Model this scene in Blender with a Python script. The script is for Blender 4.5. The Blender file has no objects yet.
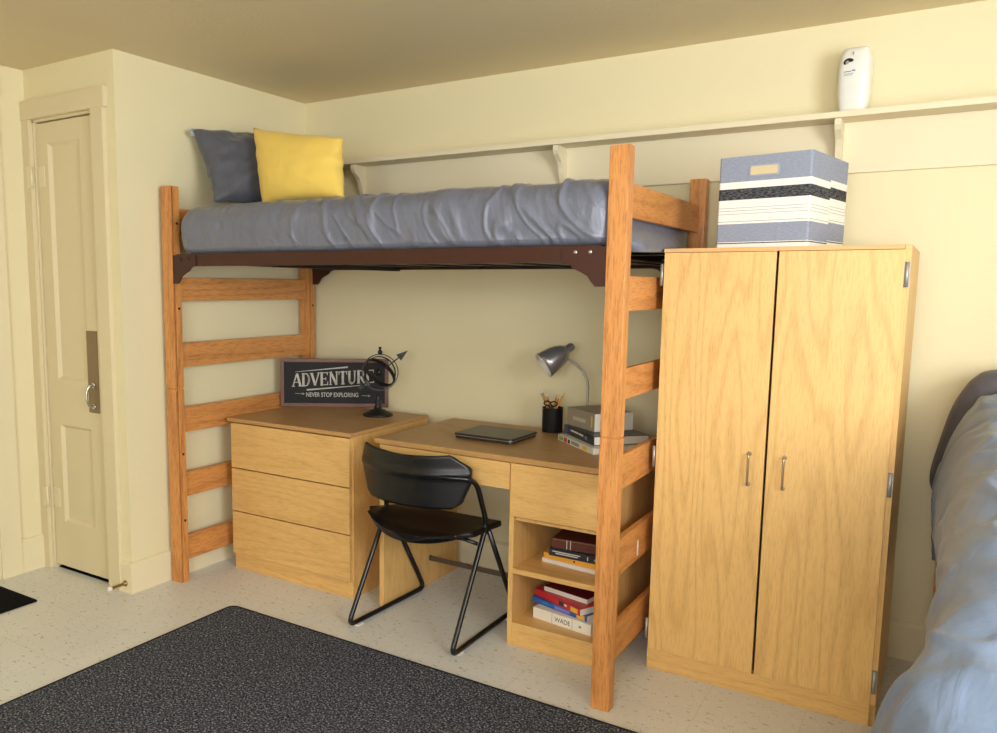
import bpy, bmesh, math, random
from mathutils import Vector, Matrix, noise
random.seed(7)
SC = bpy.context.scene
COL = SC.collection
PI = math.pi
R = math.radians

# ------------------------------------------------------------------ colours / materials
def lin(r, g, b):
    def f(c):
        c /= 255.0
        return c/12.92 if c <= 0.04045 else ((c+0.055)/1.055)**2.4
    return (f(r), f(g), f(b), 1.0)

class NT:
    def __init__(s, name):
        s.m = bpy.data.materials.new(name); s.m.use_nodes = True
        s.t = s.m.node_tree; s.b = s.t.nodes['Principled BSDF']
    def n(s, typ, **kw):
        nd = s.t.nodes.new(typ)
        for k, v in kw.items():
            if k in nd.inputs.keys(): nd.inputs[k].default_value = v
            else: setattr(nd, k, v)
        return nd
    def l(s, a, b): s.t.links.new(a, b)
    def math(s, op, a, b=None, c=None):
        nd = s.t.nodes.new('ShaderNodeMath'); nd.operation = op
        for i, v in enumerate((a, b, c)):
            if v is None: continue
            if isinstance(v, (int, float)): nd.inputs[i].default_value = v
            else: s.l(v, nd.inputs[i])
        return nd.outputs[0]
    def mix(s, fac, a, b):
        nd = s.t.nodes.new('ShaderNodeMix'); nd.data_type = 'RGBA'
        for i, v in ((0, fac), (6, a), (7, b)):
            if isinstance(v, (int, float)): nd.inputs[i].default_value = v
            elif isinstance(v, tuple): nd.inputs[i].default_value = v
            else: s.l(v, nd.inputs[i])
        return nd.outputs[2]
    def ramp(s, fac, stops, interp='LINEAR'):
        nd = s.t.nodes.new('ShaderNodeValToRGB'); cr = nd.color_ramp; cr.interpolation = interp
        while len(cr.elements) < len(stops): cr.elements.new(0.5)
        for e, (p, c) in zip(cr.elements, stops):
            e.position = p; e.color = c if isinstance(c, tuple) else (c, c, c, 1)
        s.l(fac, nd.inputs[0]); return nd.outputs[0]
    def coords(s, scale=(1, 1, 1), rand=True):
        tc = s.n('ShaderNodeTexCoord'); mp = s.n('ShaderNodeMapping'); mp.inputs['Scale'].default_value = scale
        s.l(tc.outputs['Object'], mp.inputs['Vector'])
        if rand:
            oi = s.n('ShaderNodeObjectInfo'); v = s.math('MULTIPLY', oi.outputs['Random'], 37.0)
            cb = s.n('ShaderNodeCombineXYZ')
            for i in range(3): s.l(v, cb.inputs[i])
            s.l(cb.outputs[0], mp.inputs['Location'])
        return mp.outputs[0]
    def noise(s, vec, scale, detail=2.0, rough=0.5, dist=0.0):
        nd = s.n('ShaderNodeTexNoise'); nd.inputs['Scale'].default_value = scale
        nd.inputs['Detail'].default_value = detail; nd.inputs['Roughness'].default_value = rough
        nd.inputs['Distortion'].default_value = dist
        s.l(vec, nd.inputs['Vector']); return nd.outputs['Fac']
    def bump(s, h, strength=0.2, dist=0.01):
        nd = s.n('ShaderNodeBump'); nd.inputs['Strength'].default_value = strength; nd.inputs['Distance'].default_value = dist
        s.l(h, nd.inputs['Height']); s.l(nd.outputs[0], s.b.inputs['Normal'])
    def color(s, c):
        if isinstance(c, tuple): s.b.inputs['Base Color'].default_value = c
        else: s.l(c, s.b.inputs['Base Color'])

def plain(name, c, rough=0.5, metal=0.0, spec=0.5, var=0.06, vscale=12, bump=0.0, bscale=200):
    k = NT(name); v = k.coords()
    nz = k.noise(v, vscale, 3)
    d = tuple(x*(1-2*var) for x in c[:3])+(1,); e = tuple(min(1, x*(1+var)) for x in c[:3])+(1,)
    k.color(k.mix(nz, d, e))
    k.b.inputs['Roughness'].default_value = rough; k.b.inputs['Metallic'].default_value = metal
    k.b.inputs['Specular IOR Level'].default_value = spec
    if bump: k.bump(k.noise(v, bscale, 2), bump, 0.003)
    return k.m

def wood(name, light, dark, axis, freq=90.0, rough=0.42, contour=0.25, fiber=0.42, ns=5.0, stretch=0.09):
    k = NT(name)
    sc = [1.0, 1.0, 1.0]; sc['xyz'.index(axis)] = stretch
    v = k.coords(tuple(sc))
    n1 = k.noise(v, ns, 1.5, 0.45)
    c = k.math('SINE', k.math('MULTIPLY', n1, freq))
    c = k.math('POWER', k.math('MULTIPLY_ADD', c, 0.5, 0.5), 3.0)
    sc2 = [1.0, 1.0, 1.0]; sc2['xyz'.index(axis)] = 0.09
    f = k.noise(k.coords(tuple(sc2)), 210.0, 2.0, 0.65)
    f = k.ramp(f, [(0.47, 0.0), (0.66, 1.0)])
    big = k.noise(k.coords((1, 1, 1)), 2.2, 2)
    fac = k.math('ADD', k.math('MULTIPLY', c, contour), k.math('MULTIPLY', f, fiber))
    col = k.mix(k.math('MINIMUM', fac, 1.0), light, dark)
    d2 = tuple(x*0.86 for x in light[:3])+(1,)
    col = k.mix(k.math('MULTIPLY', big, 0.18), col, d2)
    k.color(col); k.b.inputs['Roughness'].default_value = rough
    k.bump(f, 0.06, 0.002)
    return k.m

LAM_L, LAM_D = lin(224, 180, 112), lin(190, 140, 76)
lam = {a: wood('oak_laminate_'+a, LAM_L, LAM_D, a) for a in 'xyz'}
LAMT_L, LAMT_D = lin(190, 146, 90), lin(160, 116, 66)
lamtop = wood('oak_laminate_top', LAMT_L, LAMT_D, 'x', contour=0.25)
lamedge = wood('oak_edge_band', lin(218, 172, 112), lin(196, 148, 90), 'x', contour=0.2)
OAK_L, OAK_D = lin(212, 146, 82), lin(158, 96, 48)
oak = {a: wood('red_oak_'+a, OAK_L, OAK_D, a, freq=80, contour=0.38, fiber=0.6, rough=0.36) for a in 'xyz'}

def wall_mat(name, c, b=0.15):
    k = NT(name); v = k.coords(rand=False)
    k.color(k.mix(k.noise(v, 1.6, 3), tuple(x*0.95 for x in c[:3])+(1,), c))
    k.b.inputs['Roughness'].default_value = 0.55; k.b.inputs['Specular IOR Level'].default_value = 0.3
    k.bump(k.noise(v, 70, 4), b, 0.004); return k.m
M_wall = wall_mat('cream_wall_paint', lin(231, 220, 181))
M_ceil = wall_mat('cream_ceiling_paint', lin(222, 206, 170), 0.35)
M_trim = wall_mat('cream_gloss_trim', lin(230, 218, 183), 0.05)
M_door = wall_mat('tan_door_paint', lin(220, 206, 170), 0.05)
M_shelf = wall_mat('cream_shelf_paint', lin(231, 219, 187), 0.05)

def floor_mat():
    k = NT('cream_vinyl_tile'); v = k.coords(rand=False)
    col = k.mix(k.noise(v, 3, 3), lin(208, 208, 205), lin(221, 221, 218))
    st = k.n('ShaderNodeMapping'); st.inputs['Scale'].default_value = (1, 2.2, 1); st.inputs['Rotation'].default_value = (0, 0, 0.5)
    k.l(v, st.inputs['Vector'])
    dk = k.ramp(k.noise(st.outputs[0], 42, 2.5, 0.55, 0.6), [(0.635, 0.0), (0.665, 1.0)])
    col = k.mix(k.math('MULTIPLY', dk, 0.62), col, lin(128, 112, 88))
    st2 = k.n('ShaderNodeMapping'); st2.inputs['Scale'].default_value = (2.4, 1, 1); st2.inputs['Location'].default_value = (5, 3, 1); st2.inputs['Rotation'].default_value = (0, 0, 0.9)
    k.l(v, st2.inputs['Vector'])
    lt = k.ramp(k.noise(st2.outputs[0], 34, 2.5, 0.55, 0.6), [(0.62, 0.0), (0.66, 1.0)])
    col = k.mix(k.math('MULTIPLY', lt, 0.45), col, lin(232, 228, 214))
    br = k.n('ShaderNodeTexBrick'); br.offset = 0.0
    br.inputs['Scale'].default_value = 1.0; br.inputs['Brick Width'].default_value = 0.305; br.inputs['Row Height'].default_value = 0.305
    br.inputs['Mortar Size'].default_value = 0.0011; br.inputs['Mortar Smooth'].default_value = 0.2
    k.l(v, br.inputs['Vector'])
    col = k.mix(k.math('MULTIPLY', br.outputs['Fac'], 0.3), col, lin(140, 128, 104))
    k.color(col); k.b.inputs['Roughness'].default_value = 0.34; k.b.inputs['Specular IOR Level'].default_value = 0.4
    k.bump(k.noise(v, 25, 2), 0.03, 0.003)
    return k.m
M_floor = floor_mat()

def rug_mat():
    k = NT('charcoal_speckled_pile'); v = k.coords(rand=False)
    a = k.noise(v, 135, 2, 0.75); b = k.noise(v, 90, 2, 0.7)
    col = k.ramp(a, [(0.36, lin(26, 26, 33)), (0.47, lin(64, 67, 78)), (0.58, lin(110, 112, 122)), (0.67, lin(184, 188, 198))])
    col = k.mix(k.ramp(b, [(0.42, 0.0), (0.6, 0.45)]), col, lin(38, 38, 46))
    k.color(col); k.b.inputs['Roughness'].default_value = 0.95; k.b.inputs['Specular IOR Level'].default_value = 0.1
    k.bump(a, 0.9, 0.01); return k.m
M_rug = rug_mat()
M_rugedge = plain('charcoal_rug_binding', lin(44, 43, 46), 0.9, spec=0.1, bump=0.4)
M_mat = plain('black_mat_fabric', lin(16, 16, 18), 0.95, spec=0.1, bump=0.5)

def fabric(name, c, rough=0.6, sheen=0.3, wr=0.25, ws=14, weave=0.15):
    k = NT(name); v = k.coords(rand=False)
    k.color(k.mix(k.noise(v, 5, 3), tuple(x*0.9 for x in c[:3])+(1,), tuple(min(1, x*1.08) for x in c[:3])+(1,)))
    k.b.inputs['Roughness'].default_value = rough
    k.b.inputs['Sheen Weight'].default_value = sheen; k.b.inputs['Sheen Roughness'].default_value = 0.4
    mp = k.n('ShaderNodeMapping'); mp.inputs['Scale'].default_value = (1.8, 1.0, 0.55); k.l(v, mp.inputs['Vector'])
    h = k.math('ADD', k.noise(mp.outputs[0], ws, 4, 0.55, 0.6), k.math('MULTIPLY', k.noise(v, 420, 1), weave))
    k.bump(h, wr, 0.03); return k.m
M_quilt = fabric('slate_grey_quilt_cloth', lin(110, 113, 127), 0.36, 0.1, 0.3, 9, 0.03)
M_quilt2 = fabric('blue_grey_quilt_cloth', lin(120, 137, 166), 0.45, 0.1, 0.35, 6, 0.02)
M_pgrey = fabric('dark_grey_pillow_cloth', lin(84, 86, 96), 0.65, 0.2, 0.4, 12)
M_pdark = fabric('charcoal_pillow_cloth', lin(84, 82, 88), 0.65, 0.2, 0.3, 12)
M_plin = fabric('pale_pillow_lining', lin(150, 158, 172), 0.65, 0.1, 0.2)
M_pyel = fabric('yellow_linen_cloth', lin(240, 206, 100), 0.8, 0.2, 0.12, 30, 0.4)

M_steel = plain('brown_painted_steel', lin(66, 32, 22), 0.45, 0.1)
M_dark = plain('black_steel', lin(22, 20, 20), 0.45)
M_chrome = plain('bright_chrome', lin(205, 205, 205), 0.22, 1.0, var=0.02)
M_nickel = plain('brushed_nickel', lin(176, 172, 166), 0.5, 0.6, var=0.05)
M_plate = plain('worn_brass_plate', lin(148, 130, 104), 0.4, 0.75, var=0.08)
M_brass = plain('aged_brass', lin(150, 122, 78), 0.35, 0.9)
M_screw = plain('silver_bolt_head', lin(190, 186, 180), 0.35, 0.9)
M_blackpl = plain('black_moulded_plastic', lin(11, 11, 13), 0.38, bump=0.05, bscale=500)
M_blacktube = plain('black_enamel_tube', lin(16, 16, 18), 0.28)
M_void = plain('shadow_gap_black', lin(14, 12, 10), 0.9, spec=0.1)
M_iron = plain('black_cast_iron', lin(15, 15, 16), 0.5, bump=0.2, bscale=120)
M_white = plain('white_plastic', lin(236, 236, 228), 0.35)
M_rubber = plain('white_rubber', lin(224, 220, 208), 0.6)
M_lampgrey = plain('silver_grey_lamp_paint', lin(160, 158, 158), 0.30, 0.75)
M_lampin = plain('white_lamp_inside', lin(226, 220, 206), 0.5)
M_cup = plain('black_cup_mesh', lin(13, 13, 15), 0.55, bump=0.5, bscale=260)
M_pencil = plain('yellow_pencil_paint', lin(214, 142, 62), 0.4)
M_pwood = plain('cut_pencil_wood', lin(222, 188, 140), 0.7)
M_pages = plain('book_paper', lin(226, 222, 208), 0.85, var=0.04, vscale=80)
M_signblk = plain('black_sign_board', lin(17, 16, 16), 0.7, var=0.12)
M_signfr = wood('dark_walnut_frame', lin(112, 68, 50), lin(78, 44, 32), 'x', contour=0.3)
M_signtx = plain('off_white_sign_paint', lin(196, 192, 182), 0.75, var=0.2, vscale=60)
M_lidt = plain('dark_brown_laptop_lid', lin(44, 37, 30), 0.34, 0.1)
M_lapb = plain('dark_laptop_plastic', lin(40, 38, 38), 0.35)
M_laps = plain('silver_laptop_trim', lin(170, 168, 166), 0.3, 0.8)
M_glassw = None

# ------------------------------------------------------------------ mesh helpers
class MB:
    def __init__(s): s.bm = bmesh.new()
    def _xf(s, verts, mtx):
        if mtx is not None: bmesh.ops.transform(s.bm, matrix=mtx, verts=verts)
    def box(s, x0, x1, y0, y1, z0, z1, bev=0.0, mtx=None, seg=2):
        t = bmesh.new(); bmesh.ops.create_cube(t, size=1)
        for v in t.verts:
            v.co = Vector(((x0+x1)/2+v.co.x*(x1-x0), (y0+y1)/2+v.co.y*(y1-y0), (z0+z1)/2+v.co.z*(z1-z0)))
        if bev > 0: bmesh.ops.bevel(t, geom=t.edges[:], offset=bev, segments=seg, profile=0.7, affect='EDGES')
        s._merge(t, mtx); return s
    def _merge(s, t, mtx=None, smooth=False):
        if mtx is not None: bmesh.ops.transform(t, matrix=mtx, verts=t.verts[:])
        mp = {}
        for v in t.verts: mp[v] = s.bm.verts.new(v.co)
        for f in t.faces:
            try:
                nf = s.bm.faces.new([mp[v] for v in f.verts]); nf.smooth = smooth or f.smooth; nf.material_index = f.material_index
            except ValueError: pass
        t.free()
    def prism(s, poly, axis, a, b, mtx=None, smooth=False):
        """poly of 2-D points in the plane normal to axis, extruded from a to b"""
        def P(u, v, w): return {'x': (w, u, v), 'y': (u, w, v), 'z': (u, v, w)}[axis]
        t = bmesh.new()
        A = [t.verts.new(P(u, v, a)) for u, v in poly]; B = [t.verts.new(P(u, v, b)) for u, v in poly]
        n = len(poly)
        t.faces.new(A); t.faces.new(B[::-1])
        for i in range(n): t.faces.new((A[i], B[i], B[(i+1) % n], A[(i+1) % n]))
        bmesh.ops.recalc_face_normals(t, faces=t.faces[:]); s._merge(t, mtx); return s
    def tube(s, pts, r, n=12, cap=True, rx=None):
        pts = [Vector(p) for p in pts]; rings = []; t = bmesh.new(); prev = None
        for i, p in enumerate(pts):
            d = (pts[min(i+1, len(pts)-1)]-pts[max(i-1, 0)]).normalized()
            if prev is None:
                u = d.orthogonal().normalized()
            else:
                u = (prev-d*prev.dot(d)).normalized()
            prev = u; w = d.cross(u)
            rr = r[i] if isinstance(r, (list, tuple)) else r
            rings.append([t.verts.new(p+(u*math.cos(2*PI*k/n)+w*math.sin(2*PI*k/n))*rr) for k in range(n)])
        for a, b in zip(rings, rings[1:]):
            for k in range(n):
                f = t.faces.new((a[k], a[(k+1) % n], b[(k+1) % n], b[k])); f.smooth = True
        if cap:
            t.faces.new(rings[0][::-1]); t.faces.new(rings[-1])
        s._merge(t); return s
    def lathe(s, prof, mtx=None, n=28, cap=True):
        """prof: (r, h) about local z"""
        t = bmesh.new(); rings = []
        for r, h in prof: rings.append([t.verts.new((r*math.cos(2*PI*k/n), r*math.sin(2*PI*k/n), h)) for k in range(n)])
        for a, b in zip(rings, rings[1:]):
            for k in range(n):
                f = t.faces.new((a[k], a[(k+1) % n], b[(k+1) % n], b[k])); f.smooth = True
        if cap:
            t.faces.new(rings[0][::-1]); t.faces.new(rings[-1])
        s._merge(t, mtx); return s
    def ball(s, c, r, n=12):
        t = bmesh.new(); bmesh.ops.create_uvsphere(t, u_segments=n, v_segments=max(6, n//2), radius=r)
        for f in t.faces: f.smooth = True
        s._merge(t, Matrix.Translation(c)); return s
    def grid(s, rows, closed_u=False, closed_v=False, smooth=True, caps=False):
        t = bmesh.new(); V = [[t.verts.new(p) for p in row] for row in rows]
        nr, nc = len(V), len(V[0])
        for i in range(nr if closed_u else nr-1):
            for j in range(nc if closed_v else nc-1):
                f = t.faces.new((V[i][j], V[i][(j+1) % nc], V[(i+1) % nr][(j+1) % nc], V[(i+1) % nr][j])); f.smooth = smooth
        if caps:
            t.faces.new(V[0][::-1]); t.faces.new(V[-1])
        bmesh.ops.recalc_face_normals(t, faces=t.faces[:]); s._merge(t); return s
    def build(s, name, mat, parent=None, world=False):
        me = bpy.data.meshes.new(name); 
        bmesh.ops.remove_doubles(s.bm, verts=s.bm.verts[:], dist=1e-6)
        bmesh.ops.recalc_face_normals(s.bm, faces=s.bm.faces[:])
        if world and parent is not None:
            inv = world_of(parent).inverted(); bmesh.ops.transform(s.bm, matrix=inv, verts=s.bm.verts[:])
        s.bm.to_mesh(me); s.bm.free()
        for m in (mat if isinstance(mat, list) else [mat]): me.materials.append(m)
        o = bpy.data.objects.new(name, me); COL.objects.link(o)
        if parent is not None: o.parent = parent
        return o

def world_of(o):
    m = Matrix.LocRotScale(o.location, o.rotation_euler, o.scale)
    return world_of(o.parent) @ m if o.parent else m

def tag(o, label, cat, group=None):
    o['label'] = label; o['category'] = cat
    if group: o['group'] = group
    return o
def thing(name, label, cat, loc=(0, 0, 0), rz=0.0, group=None, rx=0.0):
    o = bpy.data.objects.new(name, None); COL.objects.link(o); o.empty_display_size = 0.05
    o.location = loc; o.rotation_euler = (rx, 0, rz)
    return tag(o, label, cat, group)
def struct(name, mb, mat, parent=None):
    o = mb.build(name, mat, parent)
    if parent is None: o['kind'] = 'structure'
    return o
def centred(o):
    """move a single-mesh thing's origin to its base centre"""
    me = o.data; xs = [v.co for v in me.vertices]
    c = Vector((sum(v.x for v in xs)/len(xs), sum(v.y for v in xs)/len(xs), min(v.z for v in xs)))
    me.transform(Matrix.Translation(-c)); o.location = o.location+c; return o
def fbm(x, y, z=0.0): return noise.noise(Vector((x, y, z)))
def smooth01(t): t = max(0, min(1, t)); return t*t*(3-2*t)
def catmull(P, n=8):
    P = [Vector(p) for p in P]; Q = [P[0]*2-P[1]]+P+[P[-1]*2-P[-2]]; out = []
    for i in range(1, len(Q)-2):
        for k in range(n):
            t = k/n; a, b, c, d = Q[i-1], Q[i], Q[i+1], Q[i+2]
            out.append(0.5*((2*b)+(c-a)*t+(2*a-5*b+4*c-d)*t*t+(3*b-a-3*c+d)*t**3))
    out.append(P[-1]); return out
def fillet(P, r, n=6):
    """polyline with rounded corners"""
    P = [Vector(p) for p in P]; out = [P[0]]
    for a, b, c in zip(P, P[1:], P[2:]):
        d1 = min(r, (b-a).length*0.49); d2 = min(r, (c-b).length*0.49)
        p, q = b+(a-b).normalized()*d1, b+(c-b).normalized()*d2
        for k in range(n+1):
            t = k/n; out.append(p*(1-t)**2+b*2*t*(1-t)+q*t*t)
    out.append(P[-1]); return out

# ------------------------------------------------------------------ room
HC, YD, XW = 2.402, -1.233, -0.667
XR, YR = 4.75, -5.4            # right wall and rear wall
struct('floor', MB().box(XW-0.15, XR+0.15, YR-0.15, 0.15, -0.1, 0), M_floor)
struct('ceiling', MB().box(XW-0.15, XR+0.15, YR-0.15, 0.15, HC, HC+0.1), M_ceil)
struct('wall_back', MB().box(0, XR, 0, 0.12, 0, HC), M_wall)
struct('wall_left', MB().box(-0.1, 0, YD, 0.12, 0, HC), M_wall)
OX0, OX1, OZ = -0.608, -0.144, 2.168      # door opening in the closet wall
struct('wall_closet', MB().box(XW, OX0, YD, YD+0.12, 0, HC).box(OX1, -0.1, YD, YD+0.12, 0, HC).box(OX0, OX1, YD, YD+0.12, OZ, HC)
       .box(XW, -0.1, YD+0.12, YD+0.16, 0, HC), M_wall)
struct('wall_side', MB().box(XW-0.12, XW, YR, YD+0.16, 0, HC), M_wall)
# unseen right and rear walls; their windows are made up to let the lights in
def wall_open(name, axis, a0, a1, c0, c1, w0, w1, z0, z1):
    m = MB()
    def b(u0, u1, h0, h1):
        if axis == 'x': m.box(u0, u1, c0, c1, h0, h1)
        else: m.box(c0, c1, u0, u1, h0, h1)
    b(a0, w0, 0, HC); b(w1, a1, 0, HC); b(w0, w1, 0, z0); b(w0, w1, z1, HC)
    return struct(name, m, M_wall)
RW = (2.2, 4.5, 0.85, 2.3)
SW = (-4.0, -2.0, 0.9, 2.3)
wall_open('wall_rear', 'x', XW, XR, YR-0.12, YR, *RW)
wall_open('wall_right', 'y', YR-0.12, 0.12, XR, XR+0.12, *SW)
def window(name, axis, c, w0, w1, z0, z1):
    m = MB(); f = 0.05
    def b(u0, u1, h0, h1, d=0.05):
        if axis == 'x': m.box(u0, u1, c-d, c, h0, h1, 0.004)
        else: m.box(c, c+d, u0, u1, h0, h1, 0.004)
    b(w0, w1, z0, z0+f); b(w0, w1, z1-f, z1); b(w0, w0+f, z0+f, z1-f); b(w1-f, w1, z0+f, z1-f)
    mid = (w0+w1)/2; b(mid-0.025, mid+0.025, z0+f, z1-f); b(w0+f, mid-.025, (z0+z1)/2-0.02, (z0+z1)/2+0.02, 0.04); b(mid+.025, w1-f, (z0+z1)/2-0.02, (z0+z1)/2+0.02, 0.04)
    return struct(name, m, M_trim)
window('added_window_1', 'x', YR-0.04, *RW)  # unseen window, invented as an opening for the rear fill light
window('added_window_2', 'y', XR+0.04, *SW)  # out of view, made up so the side light can enter

# baseboards
BH = 0.143
def base_prof(h=BH, t=0.016): return [(0, 0), (t, 0), (t, h-0.012), (t-0.007, h-0.003), (t-0.01, h), (0, h)]
m = MB(); m.prism([(-y, z) for y, z in base_prof()], 'x', 0.016, XR); struct('baseboard_back', m, M_trim)
m = MB(); m.prism(base_prof(), 'y', YD-0.016, 0); struct('baseboard_left', m, M_trim)
m = MB(); m.prism([(YD-y, z) for y, z in base_prof()], 'x', -0.06, 0.0); struct('baseboard_closet', m, M_trim)
m = MB(); m.prism([(XW+y, z) for y, z in base_prof(0.165)], 'y', -1.37, YD); struct('baseboard_side', m, M_trim)

# closet door casing, side-wall casing, frieze board under the shelf
m = MB()
m.box(XW-0.0, OX0, YD-0.022, YD, 0, OZ+0.001, 0.003).box(OX1, -0.060, YD-0.022, YD, 0, OZ+0.001, 0.003)
m.box(XW-0.0, -0.045, YD-0.026, YD, OZ, 2.254, 0.003)
m.box(OX0, OX0+0.012, YD-0.004, YD+0.10, 0, OZ, 0.001).box(OX1-0.012, OX1, YD-0.004, YD+0.10, 0, OZ, 0.001).box(OX0, OX1, YD-0.004, YD+0.1, OZ-0.012, OZ, 0.001)
struct('trim_1', m, M_door)
m = MB(); m.box(XW, XW+0.022, -1.475, -1.372, 0, 2.254, 0.003).box(XW, XW+0.022, -2.42, -2.32, 0, 2.254, 0.003).box(XW, XW+0.026, -2.43, -1.365, 2.254, 2.345, 0.003)
struct('trim_2', m, M_trim)
struct('door_2', MB().box(XW+0.001, XW+0.012, -2.32, -1.475, 0.012, 2.254, 0.002), M_trim)
struct('trim_3', MB().box(0, XR, -0.018, 0, 1.844, 2.031, 0.003), M_shelf)

# closet door (two recessed panels)
DX0, DX1, DY = OX0+0.016, OX1-0.016, YD+0.006
door = MB()
p1 = (-0.508, -0.268, 0.955, 2.055); p2 = (-0.512, -0.272, 0.25, 0.734); DT = 2.15; DB = 0.022
x0, x1 = p1[0], p1[1]
door.box(DX0, x0, DY, DY+0.04, DB, DT, 0.0015).box(x1, DX1, DY, DY+0.04, DB, DT, 0.0015)
door.box(x0-.001, x1+.001, DY, DY+0.04, p1[3], DT).box(x0-.001, x1+.001, DY, DY+0.04, p2[3], p1[2]).box(x0-.001, x1+.001, DY, DY+0.04, DB, p2[2])
for (a, b, c, d) in ((x0, x1, p1[2], p1[3]), (x0, x1, p2[2], p2[3])):
    door.box(a-.001, b+.001, DY+0.014, DY+0.03, c-.001, d+.001)
    # sloped moulding around the panel
    for poly, ax, lo, hi in (([(a, DY+.001), (a+.016, DY+.0145), (a, DY+.0145)], 'z', c, d), ([(b, DY+.001), (b-.016, DY+.0145), (b, DY+.0145)], 'z', c, d)):
        door.prism(poly, ax, lo, hi)
    door.prism([(DY+.001, c), (DY+.0145, c+.016), (DY+.0145, c)], 'x', a, b)
    door.prism([(DY+.001, d), (DY+.0145, d-.016), (DY+.0145, d)], 'x', a, b)
D = struct('door_1', door, M_door)
struct('door_plate', MB().box(-0.272, -0.194, DY-0.003, DY, 0.815, 1.196, 0.001), M_plate, D)
h = MB(); hp = catmull([(-0.23, DY-.003, 0.945), (-0.235, DY-.024, 0.94), (-0.240, DY-.034, 0.915), (-0.241, DY-.036, 0.895), (-0.240, DY-.034, 0.875), (-0.237, DY-.024, 0.85), (-0.232, DY-.003, 0.845)], 6)
h.tube(hp, 0.006, 10); h.lathe([(.013, 0), (.013, .004), (.008, .006)], Matrix.Translation((-0.23, DY-.003, .945)) @ Matrix.Rotation(PI/2, 4, 'X'), 14).lathe([(.013, 0), (.013, .004), (.008, .006)], Matrix.Translation((-0.232, DY-.003, .845)) @ Matrix.Rotation(PI/2, 4, 'X'), 14)
struct('door_handle', h, M_chrome, D)
for z0, z1 in ((1.86, 1.955), (0.318, 0.41)):
    k = MB().box(OX0-0.028, OX0, YD-0.0245, YD-0.0215, z0, z1, 0.001).box(DX0, DX0+0.055, DY-0.0025, DY, z0, z1, 0.001)
    k.tube([(OX0+0.006, YD-0.022, z0-.004), (OX0+0.006, YD-0.022, z1+.004)], 0.006, 10)
    struct('door_hinge', k, M_trim, D)
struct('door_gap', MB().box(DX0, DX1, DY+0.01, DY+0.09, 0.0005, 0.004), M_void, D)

# wall shelf on brackets
SH = thing('wall_shelf', 'long cream painted wall shelf on scrolled brackets along the wall above the bed', 'shelf', (2.3, -0.07, 2.031))
MB().box(0.001, XR-0.001, -0.14, -0.001, 2.031, 2.053, 0.003).build('shelf_board', M_shelf, SH, True)
prof = [(-0.019, 2.030), (-0.128, 2.030), (-0.128, 2.008), (-0.118, 1.992), (-0.098, 1.978), (-0.078, 1.962), (-0.066, 1.942), (-0.06, 1.92), (-0.05, 1.895), (-0.038, 1.872), (-0.019, 1.862)]
for bx in (0.415, 1.540, 2.650, 3.76):
    MB().prism(prof, 'x', bx, bx+0.022).build('bracket', M_shelf, SH, True)

# ------------------------------------------------------------------ rugs, doorstop
def rounded_rect(x0, x1, y0, y1, r, n=6):
    out = []
    for cx, cy, a in ((x1-r, y1-r, 0), (x0+r, y1-r, PI/2), (x0+r, y0+r, PI), (x1-r, y0+r, 1.5*PI)):
        for k in range(n+1): out.append((cx+r*math.cos(a+PI/2*k/n), cy+r*math.sin(a+PI/2*k/n)))
    return out
RUG = thing('area_rug', 'large charcoal rug flecked with light grey on the tile floor', 'rug', (1.683, -2.3, 0), R(-0.6))
MB().prism(rounded_rect(-1.19, 1.19, -1.9, 1.19, 0.03), 'z', 0.0, 0.008).build('pile', M_rug, RUG)
bd = MB(); loop = rounded_rect(-1.195, 1.195, -1.905, 1.195, 0.035)
bd.tube([(x, y, 0.005) for x, y in loop]+[(loop[0][0], loop[0][1], 0.005)], 0.0055, 8, cap=False)
bd.build('edge_binding', M_rugedge, RUG)
mm = MB().box(-0.655, -0.262, -2.35, -1.54, 0, 0.009, 0.003)
centred(tag(mm.build('door_mat', M_mat), 'small plain black mat on the floor at the far left by the side door', 'mat'))

DS = thing('door_stop', 'small brass doorstop with white rubber tip on the baseboard beside the door', 'doorstop', (-0.028, YD-0.016, 0.043))
MB().lathe([(.014, 0), (.014, .004), (.009, .008), (.0065, .012), (.0065, .068), (.009, .07), (.009, .076)], Matrix.Rotation(PI/2, 4, 'X'), 16).build('rod', M_brass, DS)
MB().lathe([(.010, .076), (.0115, .08), (.0115, .09), (.007, .096)], Matrix.Rotation(PI/2, 4, 'X'), 16).build('rubber_tip', M_rubber, DS)

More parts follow.
